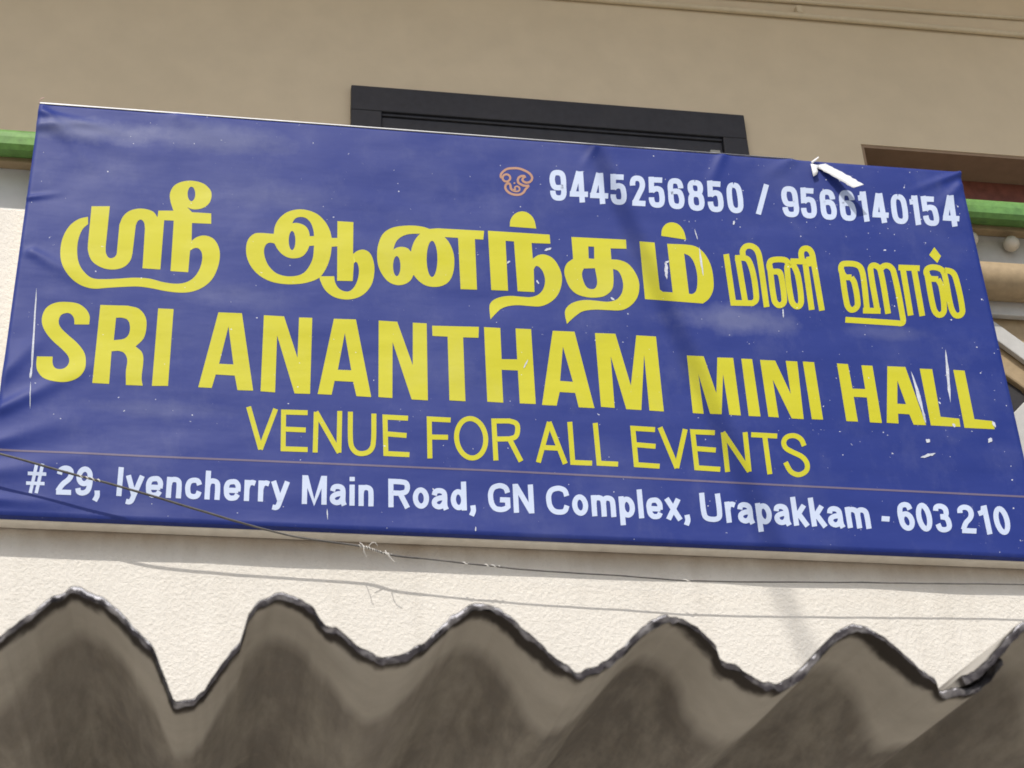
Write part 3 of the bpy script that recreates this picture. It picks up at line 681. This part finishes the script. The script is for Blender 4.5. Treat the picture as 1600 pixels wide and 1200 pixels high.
# ------------------------------------------------------------------ service cable overhead (its shadow falls across the banner)
pa, pb = at(938, 250, 0), at(1192, 815, 0)
q1 = pa - SUND * 6.5; s2 = 6.5 + (pa.z - pb.z) / -SUND.z * .97
q2 = pb - SUND * s2; d = (q1 - q2).normalized()
e1 = q1 + d * ((.10 - q1.y) / d.y); e2 = q2 - d * 9
sc = thing('service_cable', tuple(e1), label='black service cable overhead whose shadow slants down the right half of the banner', cat='cable')
bm = bmesh.new(); tube(bm, [e2 + (e1 - e2) * t_ for t_ in np.linspace(0, 1, 30)], .015, 10); part('sheath', bm, WIREM, sc, smooth=True)
bm = bmesh.new(); box(bm, e1.x - .05, e1.x + .05, e1.y - .02, e1.y + .04, e1.z - .05, e1.z + .05); part('anchor', bm, DARKP, sc, bevel=.005)

# ------------------------------------------------------------------ corrugated awning sheets
YL = -2.43
EXT = [(-200, 905), (-38, 1000), (122, 913), (280, 1020), (440, 922), (605, 1023), (757, 939), (912, 1042), (1050, 957), (1208, 1063), (1343, 972), (1502, 1072), (1622, 982), (1770, 1085)]
EW = [at(a, b, YL) for a, b in EXT]
EX = [p.x for p in EW]; EZ = [p.z for p in EW]
per = EX[4] - EX[2]
for k in range(14):
    EX.insert(0, EX[1] - per); EZ.insert(0, EZ[1]); EX.append(EX[-2] + per); EZ.append(EZ[-2])
def zprof(x):
    i = int(np.searchsorted(EX, x)); i = max(1, min(len(EX) - 1, i))
    t_ = (x - EX[i - 1]) / (EX[i] - EX[i - 1]); s_ = (1 - math.cos(math.pi * t_)) / 2
    s_ = s_ * .9 + t_ * .1
    return EZ[i - 1] + (EZ[i] - EZ[i - 1]) * s_
EZ0 = max(EZ)
def xl(px): return at(px, 1000, YL).x
CHX = [xl(p) for p in (238, 248, 262, 270, 290, 322, 335, 360, 381, 383, 393, 400)]
CHY = [0, .026, .075, .106, .110, .106, .088, .070, .066, .020, .012, 0]
SLOPE = math.tan(R(8))
SHEETM = M('weathered_cement_sheet')
def sheet_mat():
    m = SHEETM
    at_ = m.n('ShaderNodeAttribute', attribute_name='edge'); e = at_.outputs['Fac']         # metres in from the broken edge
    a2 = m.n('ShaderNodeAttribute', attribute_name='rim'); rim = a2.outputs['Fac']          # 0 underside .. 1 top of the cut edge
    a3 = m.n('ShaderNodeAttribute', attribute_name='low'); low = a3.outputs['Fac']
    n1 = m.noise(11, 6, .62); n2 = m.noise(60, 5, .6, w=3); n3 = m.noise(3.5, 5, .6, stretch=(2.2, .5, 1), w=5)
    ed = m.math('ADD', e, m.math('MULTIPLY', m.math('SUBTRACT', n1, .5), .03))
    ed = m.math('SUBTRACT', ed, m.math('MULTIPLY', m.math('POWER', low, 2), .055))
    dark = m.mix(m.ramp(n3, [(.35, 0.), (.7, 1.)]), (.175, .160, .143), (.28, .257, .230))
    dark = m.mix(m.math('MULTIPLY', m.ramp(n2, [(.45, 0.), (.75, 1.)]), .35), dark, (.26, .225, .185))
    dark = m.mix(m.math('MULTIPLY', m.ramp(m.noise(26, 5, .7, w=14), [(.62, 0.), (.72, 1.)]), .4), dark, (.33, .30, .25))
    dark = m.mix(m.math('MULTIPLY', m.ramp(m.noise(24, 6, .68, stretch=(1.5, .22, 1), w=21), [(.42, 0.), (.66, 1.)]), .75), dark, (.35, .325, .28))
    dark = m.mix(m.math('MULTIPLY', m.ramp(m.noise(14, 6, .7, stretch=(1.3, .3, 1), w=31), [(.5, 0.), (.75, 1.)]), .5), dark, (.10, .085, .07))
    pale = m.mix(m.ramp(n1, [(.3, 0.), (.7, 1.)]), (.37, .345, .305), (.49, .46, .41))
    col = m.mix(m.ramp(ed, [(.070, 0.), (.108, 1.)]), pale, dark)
    fk_ = m.n('ShaderNodeAttribute', attribute_name='flank').outputs['Fac']
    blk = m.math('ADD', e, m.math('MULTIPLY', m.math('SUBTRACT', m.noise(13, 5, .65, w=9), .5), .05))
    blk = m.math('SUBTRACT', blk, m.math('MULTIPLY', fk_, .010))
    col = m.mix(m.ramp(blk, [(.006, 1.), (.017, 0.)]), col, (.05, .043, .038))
    # cut edge: black algae, pale chipped cement and painted sun highlights along the top
    edgec = m.mix(m.ramp(n2, [(.45, 0.), (.7, 1.)]), (.040, .036, .040), (.19, .18, .18))
    chip = m.math('ADD', rim, m.math('MULTIPLY', m.math('SUBTRACT', m.math('ADD', m.noise(14, 4, .6, w=11), m.math('MULTIPLY', m.noise(95, 4, .7, w=17), .9)), .95), 2.0))  # mask for chipped cement and painted sun highlights
    chip = m.math('ADD', chip, m.math('SUBTRACT', m.math('MULTIPLY', m.math('POWER', m.math('SUBTRACT', 1.0, low), 2), .42), .16))
    edgec = m.mix(m.ramp(chip, [(.92, 0.), (1.05, 1.)]), edgec, (.62, .61, .64))
    isr = m.math('GREATER_THAN', rim, .02)
    col = m.mix(isr, col, edgec)
    m.out(col, .93, m.bump(m.noise(45, 5, .65), .5, .003, m.bump(m.noise(170, 3, .6, w=4), .4, .001)), .12)
sheet_mat()
def awning(x0, x1, off, yoff, chip, seed, label):
    TH = .0076; NX = int((x1 - x0) / .0022)
    xs = np.linspace(x0, x1, NX); vrow = [0, .006, .012, .02, .03, .045, .06, .08, .1, .13, .17, .22, .3, .4, .55, .8, 1.2, 1.8, 2.44]
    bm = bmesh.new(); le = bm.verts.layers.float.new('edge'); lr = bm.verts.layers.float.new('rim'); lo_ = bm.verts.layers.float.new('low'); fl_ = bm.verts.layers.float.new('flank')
    rim, under, top = [], [], []
    for x in xs:
        c = float(np.interp(x, CHX, CHY)) if chip else 0
        c += .007 * max(0, noise.noise((x * 55, seed, 11)) - .12) * 4 + .0030 * noise.noise((x * 60, seed, 0)) + .0045 * noise.noise((x * 17, seed, 4)) + .002 * abs(noise.noise((x * 140, seed, 2)))
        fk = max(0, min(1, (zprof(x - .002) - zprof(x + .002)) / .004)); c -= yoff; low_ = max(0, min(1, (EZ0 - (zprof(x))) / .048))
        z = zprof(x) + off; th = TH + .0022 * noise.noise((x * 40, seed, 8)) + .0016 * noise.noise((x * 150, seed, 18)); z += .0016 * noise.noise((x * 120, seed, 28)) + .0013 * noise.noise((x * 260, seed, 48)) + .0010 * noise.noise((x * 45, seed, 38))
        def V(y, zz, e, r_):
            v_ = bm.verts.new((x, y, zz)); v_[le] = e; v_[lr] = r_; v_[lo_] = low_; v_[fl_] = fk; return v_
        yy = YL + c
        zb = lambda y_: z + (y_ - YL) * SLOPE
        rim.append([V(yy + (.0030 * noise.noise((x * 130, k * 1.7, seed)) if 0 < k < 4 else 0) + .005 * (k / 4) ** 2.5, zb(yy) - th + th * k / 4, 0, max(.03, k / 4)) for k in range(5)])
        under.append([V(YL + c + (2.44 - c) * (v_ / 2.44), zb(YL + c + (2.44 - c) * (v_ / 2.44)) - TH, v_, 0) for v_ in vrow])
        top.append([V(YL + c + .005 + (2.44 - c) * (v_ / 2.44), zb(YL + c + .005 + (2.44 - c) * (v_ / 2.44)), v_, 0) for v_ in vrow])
    for i in range(NX - 1):
        for A in (rim, under, top):
            for k in range(len(A[0]) - 1): bm.faces.new((A[i][k], A[i][k + 1], A[i + 1][k + 1], A[i + 1][k]))
    for i in (0, NX - 1):
        for k in range(len(vrow) - 1): bm.faces.new((under[i][k], under[i][k + 1], top[i][k + 1], top[i][k]))
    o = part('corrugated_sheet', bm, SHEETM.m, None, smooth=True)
    for p_ in o.data.polygons[:(NX - 1) * 4]: p_.use_smooth = False
    o.data.set_sharp_from_angle(angle=R(55))
    tag(o, label, 'roof sheet', 'weathered corrugated awning sheets')
    return o
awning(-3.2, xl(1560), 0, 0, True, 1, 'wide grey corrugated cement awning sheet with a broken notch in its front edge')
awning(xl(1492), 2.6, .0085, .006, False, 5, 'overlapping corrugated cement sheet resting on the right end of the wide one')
